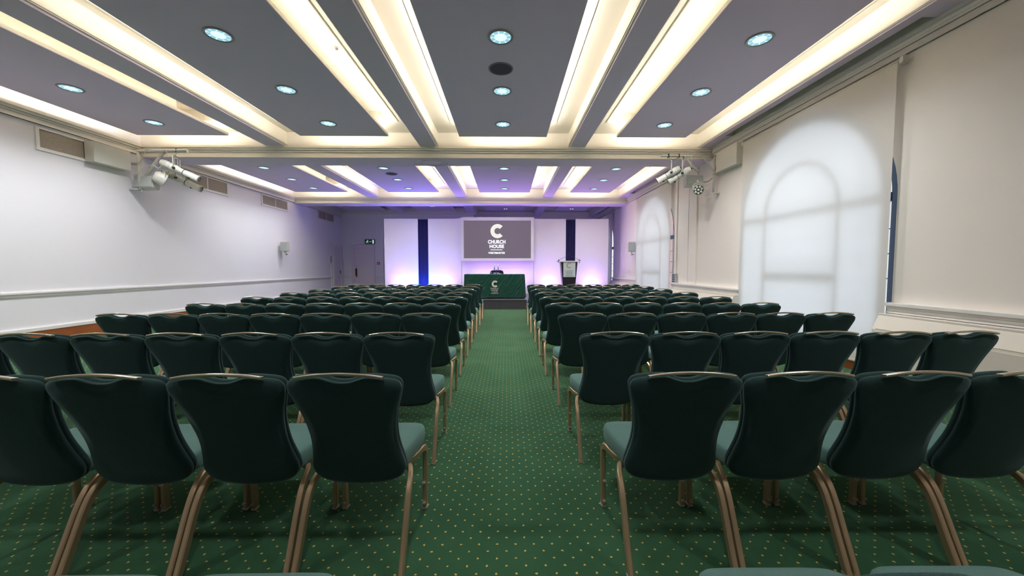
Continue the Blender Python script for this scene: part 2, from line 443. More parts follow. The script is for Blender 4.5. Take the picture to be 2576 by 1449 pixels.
q = MB(); q.box(XL, XL + .03, Y0, 18.0, 0, .28); tag(q.build('baseboard_left', M['wood']), kind='structure')
q = MB(); q.box(XL, XL + .038, Y0, 18.0, .28, .335); q.box(XL, XL + .028, Y0, 18.0, .335, .345); trim(q, M['trim'])
q = MB(); q.box(XR - .05, XR, Y0, 20.5, 0, .11); tag(q.build('baseboard_right', M['wood']), kind='structure')
q = MB(); q.box(XL, -7.87, YB - .03, YB, 0, .28); q.box(-6.69, -1.67, YB - .03, YB, 0, .28); tag(q.build('baseboard_front', M['wood']), kind='structure')

# pilaster strips on the right wall between windows
for yc, nm in ((9.69, 'a'),):
    q = MB(); q.box(XR - .02, XR, yc - .195, yc + .195, .99, ZB)
    q.box(XR - .03, XR, yc - .22, yc - .196, .99, ZB); q.box(XR - .03, XR, yc + .196, yc + .22, .99, ZB)
    q.bbox(XR - .05, XR, yc - .235, yc + .235, .97, 1.0, .004)
    trim(q, M['wallr'])
q = MB(); q.box(XR - .03, XR, 10.56, 10.64, .98, 3.95); trim(q, M['wallr'])

# ------------------------------------------------------------------ ceiling rafts (suspended panels), downlights
PX = [(-7.95, -6.0, -6.93), (-4.47, -2.565, -3.53), (-1.035, .87, -.075), (2.405, 3.925, 3.16)]
PY = [(-2.1, 2.1), (3.85, 8.36), (10.0, 14.42), (16.1, 19.0)]
colname = ['far left', 'left-centre', 'centre', 'right']
bayname = ['overhead', 'near', 'middle', 'far']
for j in range(4):
    for i in range(4):
        x0, x1, xc = PX[i]; y0, y1 = PY[j]
        root = empty('ceiling_raft', ((x0 + x1) / 2, (y0 + y1) / 2, 4.25))
        tag(root, f'grey suspended rectangular ceiling panel, {colname[i]} column, {bayname[j]} ceiling bay', 'ceiling panel', 'suspended grey ceiling panels')
        cx, cy = (x0 + x1) / 2, (y0 + y1) / 2
        q = MB(); q.box(x0 - cx, x1 - cx, y0 - cy, y1 - cy, .006, .055); q.box(x0 - cx + .45, x1 - cx - .45, y0 - cy + .75, y1 - cy - .75, .056, .44)
        q.build('raft_body', M['ceil'], root)
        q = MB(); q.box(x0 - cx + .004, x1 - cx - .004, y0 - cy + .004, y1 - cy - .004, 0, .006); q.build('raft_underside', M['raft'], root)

def downlight_proto():
    root = empty('recessed_downlight')
    q = MB(); q.lathe([(.128, .002), (.158, .0), (.160, -.006), (.152, -.011), (.134, -.011), (.128, -.002)], n=40); q.build('trim_ring', M['lampring'], root)
    q = MB(); q.lathe([(.130, -.004), (.120, -.0035), (.075, -.003)], n=40)
    ref = q.build('reflector', M['reflector'], root)
    q = MB(); q.lathe([(.08, -.0042), (0.0005, -.0042)], n=12); 
    for k in range(9):
        a = 2 * pi * k / 9 + .3; w_ = .10
        q.add([(.07 * cos(a), .07 * sin(a), -.0046), (.126 * cos(a + w_), .126 * sin(a + w_), -.0046), (.126 * cos(a - w_), .126 * sin(a - w_), -.0046)], [(0, 1, 2)])
    q.build('lamp_core', M['reflector2'], root)
    return root
DL = []
for i in range(4):
    for j in range(3):
        for y in ((-.9, .5) if j == 0 else (4.81, 6.23, 7.64) if j == 1 else (10.98, 12.38, 13.73)):
            DL.append((PX[i][2], y, i, j))
proto = None
dlog = {}
for (x, y, i, j) in DL:
    o = downlight_proto() if proto is None else copy_tree(proto)
    proto = proto or o
    o.location = (x, y, 4.249)
    k = dlog.get((i, j), 0); dlog[(i, j)] = k + 1
    nm = (('rear', 'front') if j == 0 else ('nearest', 'middle', 'farthest'))[k]
    tag(o, f'round blue-white downlight, {nm} in the {colname[i]} ceiling panel of the {bayname[j]} bay', 'ceiling light', 'lit recessed downlights')
# small spots of the dim far bay
p2 = None
for (x, y, nm) in ((-.06, 16.9, 'centre panel'), (-.06, 18.4, 'centre panel, above the screen top'), (3.14, 16.9, 'right panel'), (3.14, 18.35, 'right panel, farther back'), (-3.47, 17.69, 'left-centre panel'), (-6.86, 17.62, 'far left panel')):
    if p2 is None:
        o = empty('small_spotlight'); q = MB(); q.lathe([(.12, .002), (.13, -.006), (.10, -.006)], n=24); q.build('trim_ring', M['lampring'], o)
        q = MB()
        for dx in (-.055, .055): q.lathe([(.034, -.008), (.0005, -.012)], origin=(dx, 0, 0), n=14)
        q.build('lamp', M['dimspot'], o); p2 = o
    else: o = copy_tree(p2)
    o.location = (x, y, 4.249)
    tag(o, f'small twin-lamp spotlight in dark far ceiling bay, {nm}', 'ceiling light', 'small twin spots in the far bay')
for (x, y, lb) in ((-.083, 5.552, 'dark round ceiling loudspeaker between downlights in the centre near panel'), (-3.497, 11.624, 'dark round ceiling loudspeaker in the left-centre panel of the middle bay')):
    o = empty('ceiling_speaker', (x, y, 4.25)); tag(o, lb, 'ceiling speaker', 'round ceiling loudspeakers')
    q = MB(); q.lathe([(.178, .002), (.175, -.008), (.158, -.009), (.155, -.003)], n=40); q.build('speaker_rim', M['spk_ring'], o)
    q = MB(); q.lathe([(.157, -.004), (.10, -.007), (.0005, -.008)], n=40); q.build('speaker_grille', M['speaker_cloth'], o)
o = empty('smoke_detector', (-2.42, 5.49, ZU)); tag(o, 'small white round smoke detector on the ceiling beside the near left-centre panel', 'smoke detector')
q = MB(); q.lathe([(.052, 0), (.052, -.018), (.035, -.038), (.0005, -.042)], n=24); q.build('detector_body', M['white_metal'], o)

# ------------------------------------------------------------------ blinds
def blind(y0, y1, zt, zb, label, pull=True):
    o = empty('roller_blind', (4.70, (y0 + y1) / 2, zb)); tag(o, label, 'blind', 'white roller blinds over the arched windows')
    h = (y1 - y0) / 2; H = zt - zb
    n, m_ = 24, 12; vs = []; 
    for a in range(n + 1):
        for c_ in range(m_ + 1):
            vs.append((.003 * sin(a * .9) * (1 - c_ / m_), -h + 2 * h * a / n, H * c_ / m_))
    fs = [(a * (m_ + 1) + c_, (a + 1) * (m_ + 1) + c_, (a + 1) * (m_ + 1) + c_ + 1, a * (m_ + 1) + c_ + 1) for a in range(n) for c_ in range(m_)]
    q = MB(); q.add(vs, fs, True); q.build('blind_fabric', M['blind'], o)
    q = MB(); q.tube([(.028, -h - .02, H + .005), (.028, h + .02, H + .005)], .03, 16); q.build('roller_tube', M['white_metal'], o)
    q = MB(); q.bbox(-.005, .06, -h - .07, -h - .015, H - .04, H + .05); q.bbox(-.005, .06, h + .015, h + .05, H - .04, H + .05); q.build('end_bracket', M['white_metal'], o)
    q = MB(); q.bbox(-.008, .008, -h, h, -.02, .006, .003); q.build('bottom_bar', M['white_metal'], o)
    return o
blind(4.59, 7.55, 3.87, .16, 'tall white roller blind with arch shadow, nearest large window on right wall')
blind(10.80, 13.67, 3.86, .16, 'white roller blind on the smaller-looking middle window of the right wall')
blind(16.79, 19.75, 3.87, .16, 'narrow sliver of roller blind on the farthest window beside the stage backdrop')

# ------------------------------------------------------------------ radiator casings
def casing(y0, y1, label):
    o = empty('radiator_casing', (XR, y0, 0)); tag(o, label, 'radiator cover', 'cream radiator casings under the right wall dado')
    L_ = y1 - y0
    prof = [(-.003, .0), (-.25, .0), (-.25, .12), (-.24, .13), (-.24, .64), (-.165, .81), (-.165, .835), (-.003, .835)]
    q = MB(); q.prism([(x, 0, z) for x, z in prof], (0, L_, 0)); q.build('casing_body', M['joinery'], o, bevel=.004)
    # sloped access panel and front panel with shadow gaps
    q = MB(); q.prism([(-.243, .05, .65), (-.1745, .05, .80), (-.170, .05, .795), (-.237, .05, .645)], (0, L_ - .1, 0)); q.build('sloping_flap', M['joinery'], o)
    q = MB(); q.bbox(-.252, -.238, .05, L_ - .05, .16, .62, .003); q.build('front_panel', M['joinery'], o)
casing(1.45, 4.60, 'cream radiator casing with sloping top at right edge, beside the nearest blind')
casing(7.60, 10.60, 'cream radiator casing between the two right-hand window blinds')
casing(13.72, 16.8, 'cream radiator casing beyond the middle blind, next to the stage')

# ------------------------------------------------------------------ vents and boxed ducts on the walls
def vent(y0, y1, z0, z1, label, split=True, mat='grille'):
    o = empty('air_vent', (XL, (y0 + y1) / 2, z0)); tag(o, label, 'air vent', 'air vents high on the left wall')
    h = (y1 - y0) / 2; H = z1 - z0; fr = .055
    q = MB(); q.box(.0, .022, -h - fr, h + fr, -fr, 0); q.box(0, .022, -h - fr, h + fr, H, H + .03); q.box(0, .022, -h - fr, -h, 0, H); q.box(0, .022, h, h + fr, 0, H)
    if split: q.box(0, .02, -.02, .02, 0, H)
    q.build('vent_frame', M['trim'], o, bevel=.003)
    for (a, b_) in (((-h, -.02), (.02, h)) if split else ((-h, h),)):
        q = MB(); q.box(.004, .010, a, b_, 0, H)
        if mat == 'grille':
            n = 22
            for k in range(n): q.box(.010, .014, a, b_, H * (k + .2) / n, H * (k + .6) / n)
        q.build('vent_grille', M[mat], o)
vent(6.95, 7.66, 3.55, 3.875, 'perforated air vent nearest the camera, left wall beside boxed duct', False, 'perf')
vent(9.99, 11.45, 3.585, 3.905, 'double air vent behind the left lighting bracket')
vent(13.08, 14.53, 3.585, 3.885, 'double air vent third along the left wall, before second beam')
vent(16.89, 18.33, 3.595, 3.92, 'double air vent in the shaded far end of the left wall')

def duct(x0, x1, y0, y1, z0, z1, label):
    o = empty('boxed_duct', ((x0 + x1) / 2, (y0 + y1) / 2, z0)); tag(o, label, 'duct box', 'white boxes beside the lighting brackets')
    a, b_ = (x1 - x0) / 2, (y1 - y0) / 2; H = z1 - z0
    q = MB(); q.bbox(-a, a, -b_, b_, 0, H, .004); q.build('box_body', M['white_metal'], o)
    s = 1 if x0 < 0 else -1
    q = MB(); q.lathe([(.006, 0), (.006, .004), (.0005, .005)], origin=(s * a, b_ * .1, H - .05), axis=(s, 0, 0), n=10); q.build('screw', M['grey_enamel'], o)
duct(XL + .002, -8.15, 7.66, 8.40, 3.50, 3.90, 'white boxed duct on left wall between perforated vent and lighting bracket')
duct(4.66, XR - .002, 7.69, 8.44, 3.51, 3.94, 'white boxed duct on right wall between nearest blind and lighting bracket')

# ------------------------------------------------------------------ wall devices
def wall_speaker(loc, rz, label):
    o = empty('wall_speaker', loc, rz); tag(o, label, 'loudspeaker', 'pale loudspeakers on wall brackets')
    q = MB(); q.bbox(-.13, .13, -.08, .08, 0, .36, .02); q.build('cabinet', M['white_metal'], o)
    q = MB(); q.bbox(-.115, .115, -.086, -.078, .015, .345, .004); q.build('grille_front', M['grey_enamel'], o)
    q = MB(); q.bbox(-.03, .03, -.03, .03, -.14, .0, .006); q.tube([(0, 0, -.1), (0, .12, -.1)], .018, 10); q.build('bracket', M['white_metal'], o)
    q = MB(); q.bbox(.035, .08, -.02, .02, -.115, -.085, .004); q.build('locking_knob', M['black'], o)
wall_speaker((-8.14, 13.95, 1.99), R(12), 'pale loudspeaker on bracket, middle of the left wall')
wall_speaker((4.62, 13.9, 1.99), R(-12), 'pale loudspeaker on right wall, beside the middle blind')
o = empty('control_box', (XR, 10.6, .96)); tag(o, 'grey wall-mounted control box with rocker switches beside the middle blind', 'control box')
q = MB(); q.bbox(-.075, -.002, -.1, .1, 0, .28, .006); q.build('box_body', M['grey_enamel'], o)
q = MB()
for z in (.04, .1, .16, .22): q.bbox(-.083, -.074, -.07, .07, z, z + .03, .003)
q.build('switch', M['black'], o)
o = empty('switch_panel', (XL, 17.87, 1.62)); tag(o, 'thin grey switch panel on left wall just before the side door', 'switch panel')
q = MB(); q.bbox(.0, .06, -.12, .12, 0, .36, .006); q.build('panel_body', M['door'], o)
q = MB(); q.bbox(.058, .066, -.09, .09, .04, .32, .003); q.build('panel_cover', M['grey_enamel'], o)
o = empty('fire_call_point', (-6.51, YB, 1.56)); tag(o, 'small red and white fire alarm call point beside far door', 'fire alarm')
q = MB(); q.bbox(-.065, .065, -.04, -.001, 0, .125, .006); q.build('housing', M['red'], o)
q = MB(); q.bbox(-.035, .035, -.046, -.038, .03, .09, .002); q.build('glass_face', M['sign_white'], o)
q = MB(); q.tube([(-6.10, YB - .012, 3.25), (-6.16, YB - .012, 3.0), (-6.24, YB - .012, 2.75), (-6.25, YB - .012, 2.0), (-6.24, YB - .012, .36)], .008, 8)
tag(q.build('wall_cable', M['grey_enamel']), 'thin dark cable running down far wall left of the white backdrop', 'cable')

# exit sign
o = empty('exit_sign', (-6.91, YB, 2.60)); tag(o, 'dark green running man exit sign above the far door', 'exit sign')
q = MB(); q.bbox(-.25, .25, -.06, -.001, 0, .225, .004); q.build('sign_box', M['exit'], o)
q = MB(); yy = -.062
def flat(mb, pts, y=yy, d=.003): mb.prism([(x, y, z) for x, z in pts], (0, d, 0))
flat(q, [(-.105 + .018 * cos(a * pi / 6), .178 + .018 * sin(a * pi / 6)) for a in range(12)])
flat(q, [(-.125, .155), (-.100, .160), (-.115, .095), (-.145, .095)])
flat(q, [(-.140, .100), (-.118, .100), (-.09, .075), (-.085, .035), (-.10, .035), (-.108, .068)])
flat(q, [(-.147, .100), (-.125, .095), (-.15, .06), (-.2, .05), (-.2, .065), (-.165, .075)])
flat(q, [(-.10, .155), (-.085, .125), (-.06, .125), (-.06, .115), (-.092, .113), (-.115, .145)])
flat(q, [(-.125, .155), (-.165, .145), (-.18, .115), (-.17, .112), (-.155, .133), (-.12, .142)])
flat(q, [(-.03, .105), (.06, .105), (.06, .118), (-.03, .118)])
flat(q, [(.045, .14), (.085, .112), (.045, .083)])
flat(q, [(.13, .02), (.205, .02), (.205, .20), (.13, .20)])
q.build('pictogram', M['exitw'], o)

# ------------------------------------------------------------------ doors
d1 = empty('door_1', (XL, 18.62, 0)); tag(d1, kind='structure')
q = MB(); q.bbox(0, .03, -.35, .36, 0, 2.40, .004); q.build('door_leaf', M['door'], d1)
q = MB(); q.bbox(.001, .06, -.47, -.352, 0, 2.40, .003); q.bbox(.001, .06, .362, .50, 0, 2.40, .003); q.bbox(.001, .062, -.472, .502, 2.402, 2.52, .003); q.build('door_frame', M['trim'], d1)
q = MB(); q.bbox(0, .04, -.66, -.58, 0, 2.62, .004); q.build('edge_moulding', M['trim'], d1)
q = MB(); q.bbox(.03, .045, .24, .30, 1.1, 1.28, .003); q.tube([(.05, .27, 1.2), (.09, .27, 1.2), (.09, .17, 1.2)], .01, 8); q.build('door_handle', M['brass'], d1)
d2 = empty('door_2', (-7.285, YB, 0)); tag(d2, kind='structure')
q = MB(); q.bbox(-.415, .415, -.035, -.0, 0, 2.395, .004); q.build('door_leaf', M['door'], d2)
q = MB(); q.bbox(-.585, -.417, -.06, -.001, 0, 2.395, .003); q.bbox(.417, .60, -.06, -.001, 0, 2.395, .003); q.bbox(-.587, .602, -.062, -.001, 2.397, 2.55, .003); q.build('door_frame', M['door'], d2)
q = MB(); q.bbox(-.39, -.30, -.045, -.034, 1.0, 1.37, .003); q.tube([(-.345, -.05, 1.05), (-.345, -.08, 1.08), (-.345, -.08, 1.3), (-.345, -.05, 1.33)], .012, 8); q.build('pull_handle', M['brass'], d2)
q = MB(); q.lathe([(.03, 0), (.034, .02), (.02, .035), (.0005, .038)], origin=(-.33, -.035, .965), axis=(0, -1, 0), n=16)
q.lathe([(.02, 0), (.018, .01), (.0005, .012)], origin=(-.33, -.035, 1.47), axis=(0, -1, 0), n=12); q.build('door_knob', M['brass'], d2)

# ------------------------------------------------------------------ stage
st = empty('stage_platform', (-.1, 12.62, 0)); tag(st, 'low dark grey carpeted stage platform under the table and lectern', 'stage')
q = MB()
for k in range(8): q.bbox(-4.6 + k * 1.12 + .002, -4.6 + (k + 1) * 1.12 - .002, 0, 2.9, .0, .30, .004)
q.build('platform_body', M['stage'], st)
q = MB(); q.bbox(-4.62, 4.38, -.015, 2.9, .30, .318, .004); q.build('platform_top', M['stage_edge'], st)

# backdrop panels
def backdrop(x0, x1, label):
    o = empty('backdrop_panel', ((x0 + x1) / 2, 15.6, .318 if False else 0)); tag(o, label, 'backdrop panel', 'tall white stage backdrop panels')
    h = (x1 - x0) / 2
    q = MB(); q.bbox(-h, h, 0, .09, .0, 3.412, .008); q.build('panel_face', M['panel'], o)
    q = MB()
    for s in (-1, 1): q.bbox(s * h * .8 - .02, s * h * .8 + .02, .09, .5, 0, .04, .003); q.bbox(s * h * .8 - .02, s * h * .8 + .02, .09, .13, 0, 3.2, .003)
    q.build('support_leg', M['black'], o)
backdrop(-5.04, -3.665, 'white backdrop panel at the far left end, next to far door')
backdrop(-3.24, -1.88, 'white backdrop panel between left navy strip and the screen')
backdrop(1.12, 2.445, 'white backdrop panel between the screen and the lectern')
backdrop(2.845, 4.21, 'white backdrop panel at the right end, next to the windows')
for (x0, x1, lb) in ((-3.66, -3.245, 'navy blue cloth strip between the two left backdrop panels'), (2.45, 2.84, 'navy blue cloth strip behind the lectern')):
    o = empty('navy_drape', ((x0 + x1) / 2, 15.72, 0)); tag(o, lb, 'drape', 'navy cloth strips in the backdrop')
    h = (x1 - x0) / 2 + .02; n = 24
    pts = [(-h + 2 * h * k / n, .008 * sin(k * 1.1)) for k in range(n + 1)]
    q = MB(); q.add([(x, y + s, z) for (x, y) in pts for s in (0, .02) for z in (0, 3.38)],
                    [(4 * k, 4 * k + 4, 4 * k + 5, 4 * k + 1) for k in range(n)] + [(4 * k + 2, 4 * k + 3, 4 * k + 7, 4 * k + 6) for k in range(n)], True)
    q.build('cloth', M['navy'], o)
    q = MB(); q.bbox(-h, h, -.01, .03, 3.37, 3.40, .004); q.build('top_rail', M['black'], o)
# low panel below the screen
o = empty('backdrop_panel', (-.38, 15.62, 0)); tag(o, 'low white backdrop panel below the screen, behind the green table', 'backdrop panel', 'tall white stage backdrop panels')
q = MB(); q.bbox(-1.50, 1.50, 0, .09, 0, 1.70, .006); q.build('panel_face', M['panel'], o)

# lettering and emblem
def text_mesh(body, w, h, bold=.012):
    cu = bpy.data.curves.new('lettering', 'FONT'); cu.body = body; cu.align_x = 'CENTER'; cu.align_y = 'CENTER'
    cu.extrude = .0; cu.offset = bold; cu.space_character = 1.04
    tmp = bpy.data.objects.new('tmp', cu); COL.objects.link(tmp)
    dg = bpy.context.evaluated_depsgraph_get(); me = bpy.data.meshes.new_from_object(tmp.evaluated_get(dg))
    bpy.data.objects.remove(tmp)
    xs = [v.co.x for v in me.vertices]; ys = [v.co.y for v in me.vertices]
    cx, cy = (max(xs) + min(xs)) / 2, (max(ys) + min(ys)) / 2; sx, sy = w / (max(xs) - min(xs)), h / (max(ys) - min(ys))
    for v in me.vertices: v.co = Vector(((v.co.x - cx) * sx, 0, (v.co.y - cy) * sy))
    return me
def lettering(body, x, y, z, w, h, mat, parent, bold=.012):
    me = text_mesh(body, w, h, bold); me.materials.append(mat); me.name = 'lettering'
    bm = bmesh.new(); bm.from_mesh(me)
    r_ = bmesh.ops.extrude_face_region(bm, geom=bm.faces[:])
    for v in r_['geom']:
        if isinstance(v, bmesh.types.BMVert): v.co.y -= .003
    bmesh.ops.recalc_face_normals(bm, faces=bm.faces); bm.to_mesh(me); bm.free()
    o = bpy.data.objects.new('lettering', me); o.location = (x, y, z); return link(o, parent)
def emblem(x, y, z, ro, ri, mat, parent, cells=True):
    q = MB(); g = R(43); nseg = 26; rings = 4 if cells else 1
    for a in range(nseg):
        a0 = g + (2 * pi - 2 * g) * a / nseg; a1 = g + (2 * pi - 2 * g) * (a + 1) / nseg
        for k in range(rings):
            r0 = ri + (ro - ri) * k / rings; r1 = ri + (ro - ri) * (k + 1) / rings
            e = (ro - ri) * .025 if cells else 0; ea = e / r1 if cells else 0
            if cells and k == rings - 1: r1 += e * .8
            pts = [((r0 + e) * cos(a0 + ea), (r0 + e) * sin(a0 + ea)), ((r1 - e) * cos(a0 + ea), (r1 - e) * sin(a0 + ea)), ((r1 - e) * cos(a1 - ea), (r1 - e) * sin(a1 - ea)), ((r0 + e) * cos(a1 - ea), (r0 + e) * sin(a1 - ea))]
            q.prism([(p, 0, s) for p, s in pts], (0, -.003, 0))
    o = q.build('emblem', mat, parent); o.location = (x, y, z); return o

# projection screen
sc = empty('projection_screen', (-.38, 15.4, 1.68)); tag(sc, 'wide projection screen in white frame showing emblem and CHURCH HOUSE lettering', 'screen')
W2, H2 = 1.49, 1.77; sx0, sx1, sz0, sz1 = -1.377, 1.366, .105, 1.64
q = MB(); q.bbox(-W2, sx0, 0, .14, 0, H2, .006); q.bbox(sx1, W2, 0, .14, 0, H2, .006); q.bbox(sx0, sx1, 0, .14, 0, sz0, .006); q.bbox(sx0, sx1, 0, .14, sz1, H2, .006)
q.build('screen_frame', M['screen_frame'], sc)
q = MB(); q.box(sx0 - .01, sx1 + .01, .05, .06, sz0 - .01, sz1 + .01)
M['screen'] = emat('screen_image', (104, 92, 108), .75); M['scr_white'] = emat('screen_lettering', (240, 246, 255), 1.25); M['scr_cream'] = emat('screen_emblem', (246, 242, 222), 1.1)
M['screen'].node_tree.nodes['Principled BSDF'].inputs['Base Color'].default_value = (.02, .02, .02, 1)
q.build('screen_surface', M['screen'], sc)
def up(x, z): return (x + .38, z - 1.68)
emblem(.0, .046, 1.213, .285, .125, M['scr_cream'], sc)
lettering('CHURCH', -.034, .047, .777, .712, .150, M['scr_white'], sc, .03)
lettering('HOUSE', -.03, .047, .593, .59, .142, M['scr_white'], sc, .03)
q = MB(); q.box(-.289, .205, .044, .048, .44, .462); q.build('underline', M['scr_white'], sc)
lettering('WESTMINSTER', -.035, .047, .325, .684, .083, M['scr_white'], sc, .014)

# table with cloth
tb = empty('draped_table', (-.43, 13.1, .318)); tag(tb, 'long table on the stage, hidden beneath the green cloth', 'table')
q = MB(); q.bbox(-1.02, 1.02, .03, .72, .80, .835, .004); q.build('tabletop', M['lectern'], tb)
for sx in (-.95, .95):
    for sy in (.08, .67):
        q = MB(); q.tube([(sx, sy, 0), (sx, sy, .80)], .018, 10); q.build('leg', M['grey_enamel'], tb)
cl = empty('tablecloth', (-.43, 13.1, .318)); tag(cl, 'wrinkled dark green tablecloth with printed emblem, draped over stage table', 'tablecloth')
q = MB(); HX, HY, HT = 1.05, .75, .853
def ring(z, f, n=40):
    out = []
    for side in range(4):
        for k in range(n):
            u = k / n
            if side == 0: p = (-HX + 2 * HX * u, 0)
            elif side == 1: p = (HX, HY * u)
            elif side == 2: p = (HX - 2 * HX * u, HY)
            else: p = (-HX, HY - HY * u)
            nx, ny = ((0, -1), (1, 0), (0, 1), (-1, 0))[side]
            wv = f * (.008 * sin(k * .55 + side) + .006 * sin(k * 1.3 + 2 * z * 5 + side) + .010)
            zz = z + (f > .9) * .012 * sin(u * 5 + side)
            out.append((p[0] + nx * wv + .03 * f * (p[0] / HX) * (1 if side in (1, 3) else .9), p[1] + ny * wv, zz))
    return out
rings = [ring(HT, 0), ring(HT - .012, .12)] + [ring(HT - .012 - (HT - .055) * k / 10, .12 + .88 * k / 10) for k in range(1, 11)]
n4 = 160; vs = [p for r_ in rings for p in r_]
fs = [(i * n4 + k, i * n4 + (k + 1) % n4, (i + 1) * n4 + (k + 1) % n4, (i + 1) * n4 + k) for i in range(len(rings) - 1) for k in range(n4)]
q.add(vs, fs, True); q.f.append(list(range(n4))); q.sm.append(False); q.mi.append(0)
q.build('cloth', M['cloth'], cl)
emblem(.02, -.026, .519, .118, .055, M['cream'], cl, False)
lettering('CHURCH', .003, -.026, .357, .27, .055, M['cream'], cl, .01)
lettering('HOUSE', .005, -.026, .290, .223, .055, M['cream'], cl, .01)
q = MB(); q.box(-.09, .11, -.028, -.024, .230, .236); q.build('underline', M['cream'], cl)
lettering('WESTMINSTER', .004, -.030, .187, .262, .034, M['cream'], cl, .012)

# chair behind the table, bottles, glasses, cards
o = empty('stage_chair', (-.385, 14.45, .318)); tag(o, 'dark rounded-back chair behind the green table, only its top showing', 'chair')
prof = catmull([(-.265, .70), (-.25, .92), (-.17, .985), (0, 1.0), (.17, .985), (.25, .92), (.265, .70), (.2, .55), (0, .52), (-.2, .55)], 5, True)
q = MB(); q.prism([(p[0], 0, p[1]) for p in prof], (0, -.06, 0)); q.build('backrest', M['black'], o, bevel=.012)
q = MB(); q.bbox(-.24, .24, -.50, -.04, .40, .47, .02); q.build('seat', M['black'], o)
for sx in (-.2, .2):
    for sy in (-.46, -.06):
        q = MB(); q.tube([(sx, sy, 0), (sx, sy, .41)], .014, 8); q.build('leg', M['leg'], o)
ZT = .318 + .853
bp = None
for (x, lb) in ((-.44, 'tall clear glass water bottle on the green table, left of the pair'), (-.316, 'tall clear glass water bottle on the green table, right of the pair')):
    if bp is None:
        o = bp = empty('water_bottle')
        q = MB(); q.lathe([(.0005, 0), (.036, .0), (.038, .02), (.038, .17), (.030, .21), (.016, .26), (.014, .33)], n=20); q.build('bottle_glass', M['bottle'], o)
        q = MB(); q.lathe([(.017, .325), (.017, .36), (.0005, .362)], n=16); q.build('cap', M['sign_white'], o)
        q = MB(); q.lathe([(.039, .06), (.039, .13)], n=20); q.build('label_band', M['navy'], o)
    else: o = copy_tree(bp)
    o.location = (x, 13.5, ZT); tag(o, lb, 'bottle', 'water bottles on the stage table')
gp = None
for (x, y, lb) in ((-.555, 13.5, 'small greenish tumbler left of the bottles on the green table'), (-.378, 13.55, 'small tumbler standing between the two water bottles')):
    if gp is None:
        o = gp = empty('tumbler'); q = MB(); q.lathe([(.0005, .002), (.028, .0), (.034, .085), (.032, .085), (.026, .006), (.0005, .006)], n=20); q.build('tumbler_glass', M['bottle'], o)
    else: o = copy_tree(gp)
    o.location = (x, y, ZT); tag(o, lb, 'glass', 'tumblers on the stage table')
q = MB(); q.bbox(-.05, .05, -.03, .03, 0, .022, .004); o = q.build('paper_pad', M['sign_white']); o.location = (-.24, 13.45, ZT); tag(o, 'small white pad right of the bottles on the green table', 'paper')

# lectern
lc = empty('lectern', (2.31, 13.9, .318)); tag(lc, 'tapered dark lectern with white top and printed white front sign', 'lectern')
q = MB(); a0, a1 = .20, .306
vs = [(-a0, 0, 0), (a0, 0, 0), (a0, .34, 0), (-a0, .34, 0), (-a1, -.02, 1.29), (a1, -.02, 1.29), (a1, .40, 1.32), (-a1, .40, 1.32)]
q.add(vs, [(0, 1, 5, 4), (1, 2, 6, 5), (2, 3, 7, 6), (3, 0, 4, 7), (4, 5, 6, 7), (3, 2, 1, 0)]); q.build('body', M['lectern'], lc, bevel=.01)
q = MB(); pts = catmull([(-.395, .02), (-.35, -.05), (0, -.075), (.35, -.05), (.395, .02), (.37, .42), (-.37, .42)], 6, True)
q.prism([(p[0], p[1], 1.29 + .02 * (p[1] + .05)) for p in pts], (0, 0, .045)); q.build('reading_top', M['white_metal'], lc, bevel=.006)
q = MB(); q.bbox(-.223, .224, -.045, -.03, .736, 1.285, .003); sg = q.build('sign_board', M['sign_white'], lc)
emblem(-.01, -.046, 1.165, .108, .055, M['gold'], sg, False)
lettering('CHURCH', -.003, -.046, .965, .29, .05, M['inkgrey'], sg, .0)
lettering('HOUSE', -.003, -.046, .897, .235, .05, M['inkgrey'], sg, .0)
q = MB(); q.box(-.10, .095, -.048, -.045, .842, .847); q.build('underline', M['inkgrey'], sg)
lettering('WESTMINSTER', -.003, -.046, .795, .27, .024, M['inkgrey'], sg, .0)
mp = None
for s, lb in ((-1, 'thin gooseneck microphone clamped to the left side of lectern'), (1, 'thin gooseneck microphone clamped to the right side of lectern')):
    o = empty('gooseneck_microphone', (2.31 + s * .385, 13.93, 1.66)); tag(o, lb, 'microphone', 'gooseneck microphones on the lectern')
    q = MB(); path = catmull([(0, 0, .01), (-s * .05, 0, .055), (-s * .17, 0, .11), (-s * .27, 0, .15), (-s * .32, 0, .19), (-s * .345, 0, .235)], 5); q.tube(path, .005, 8); q.build('stem', M['black'], o)
    q = MB(); q.tube([(-s * .34, 0, .225), (-s * .36, 0, .262)], .010, 10); q.build('capsule', M['black'], o)
    q = MB(); q.prism([(-.045, -.02, -.012), (.0, -.02, .045), (.045, -.02, -.012), (.02, -.02, -.012), (0, -.02, .01), (-.02, -.02, -.012)], (0, .04, 0))
    q.tube([(0, 0, -.03), (0, 0, -.085)], .010, 8); q.lathe([(.022, -.05), (.022, -.035)], n=12); q.build('clamp', M['black'], o)

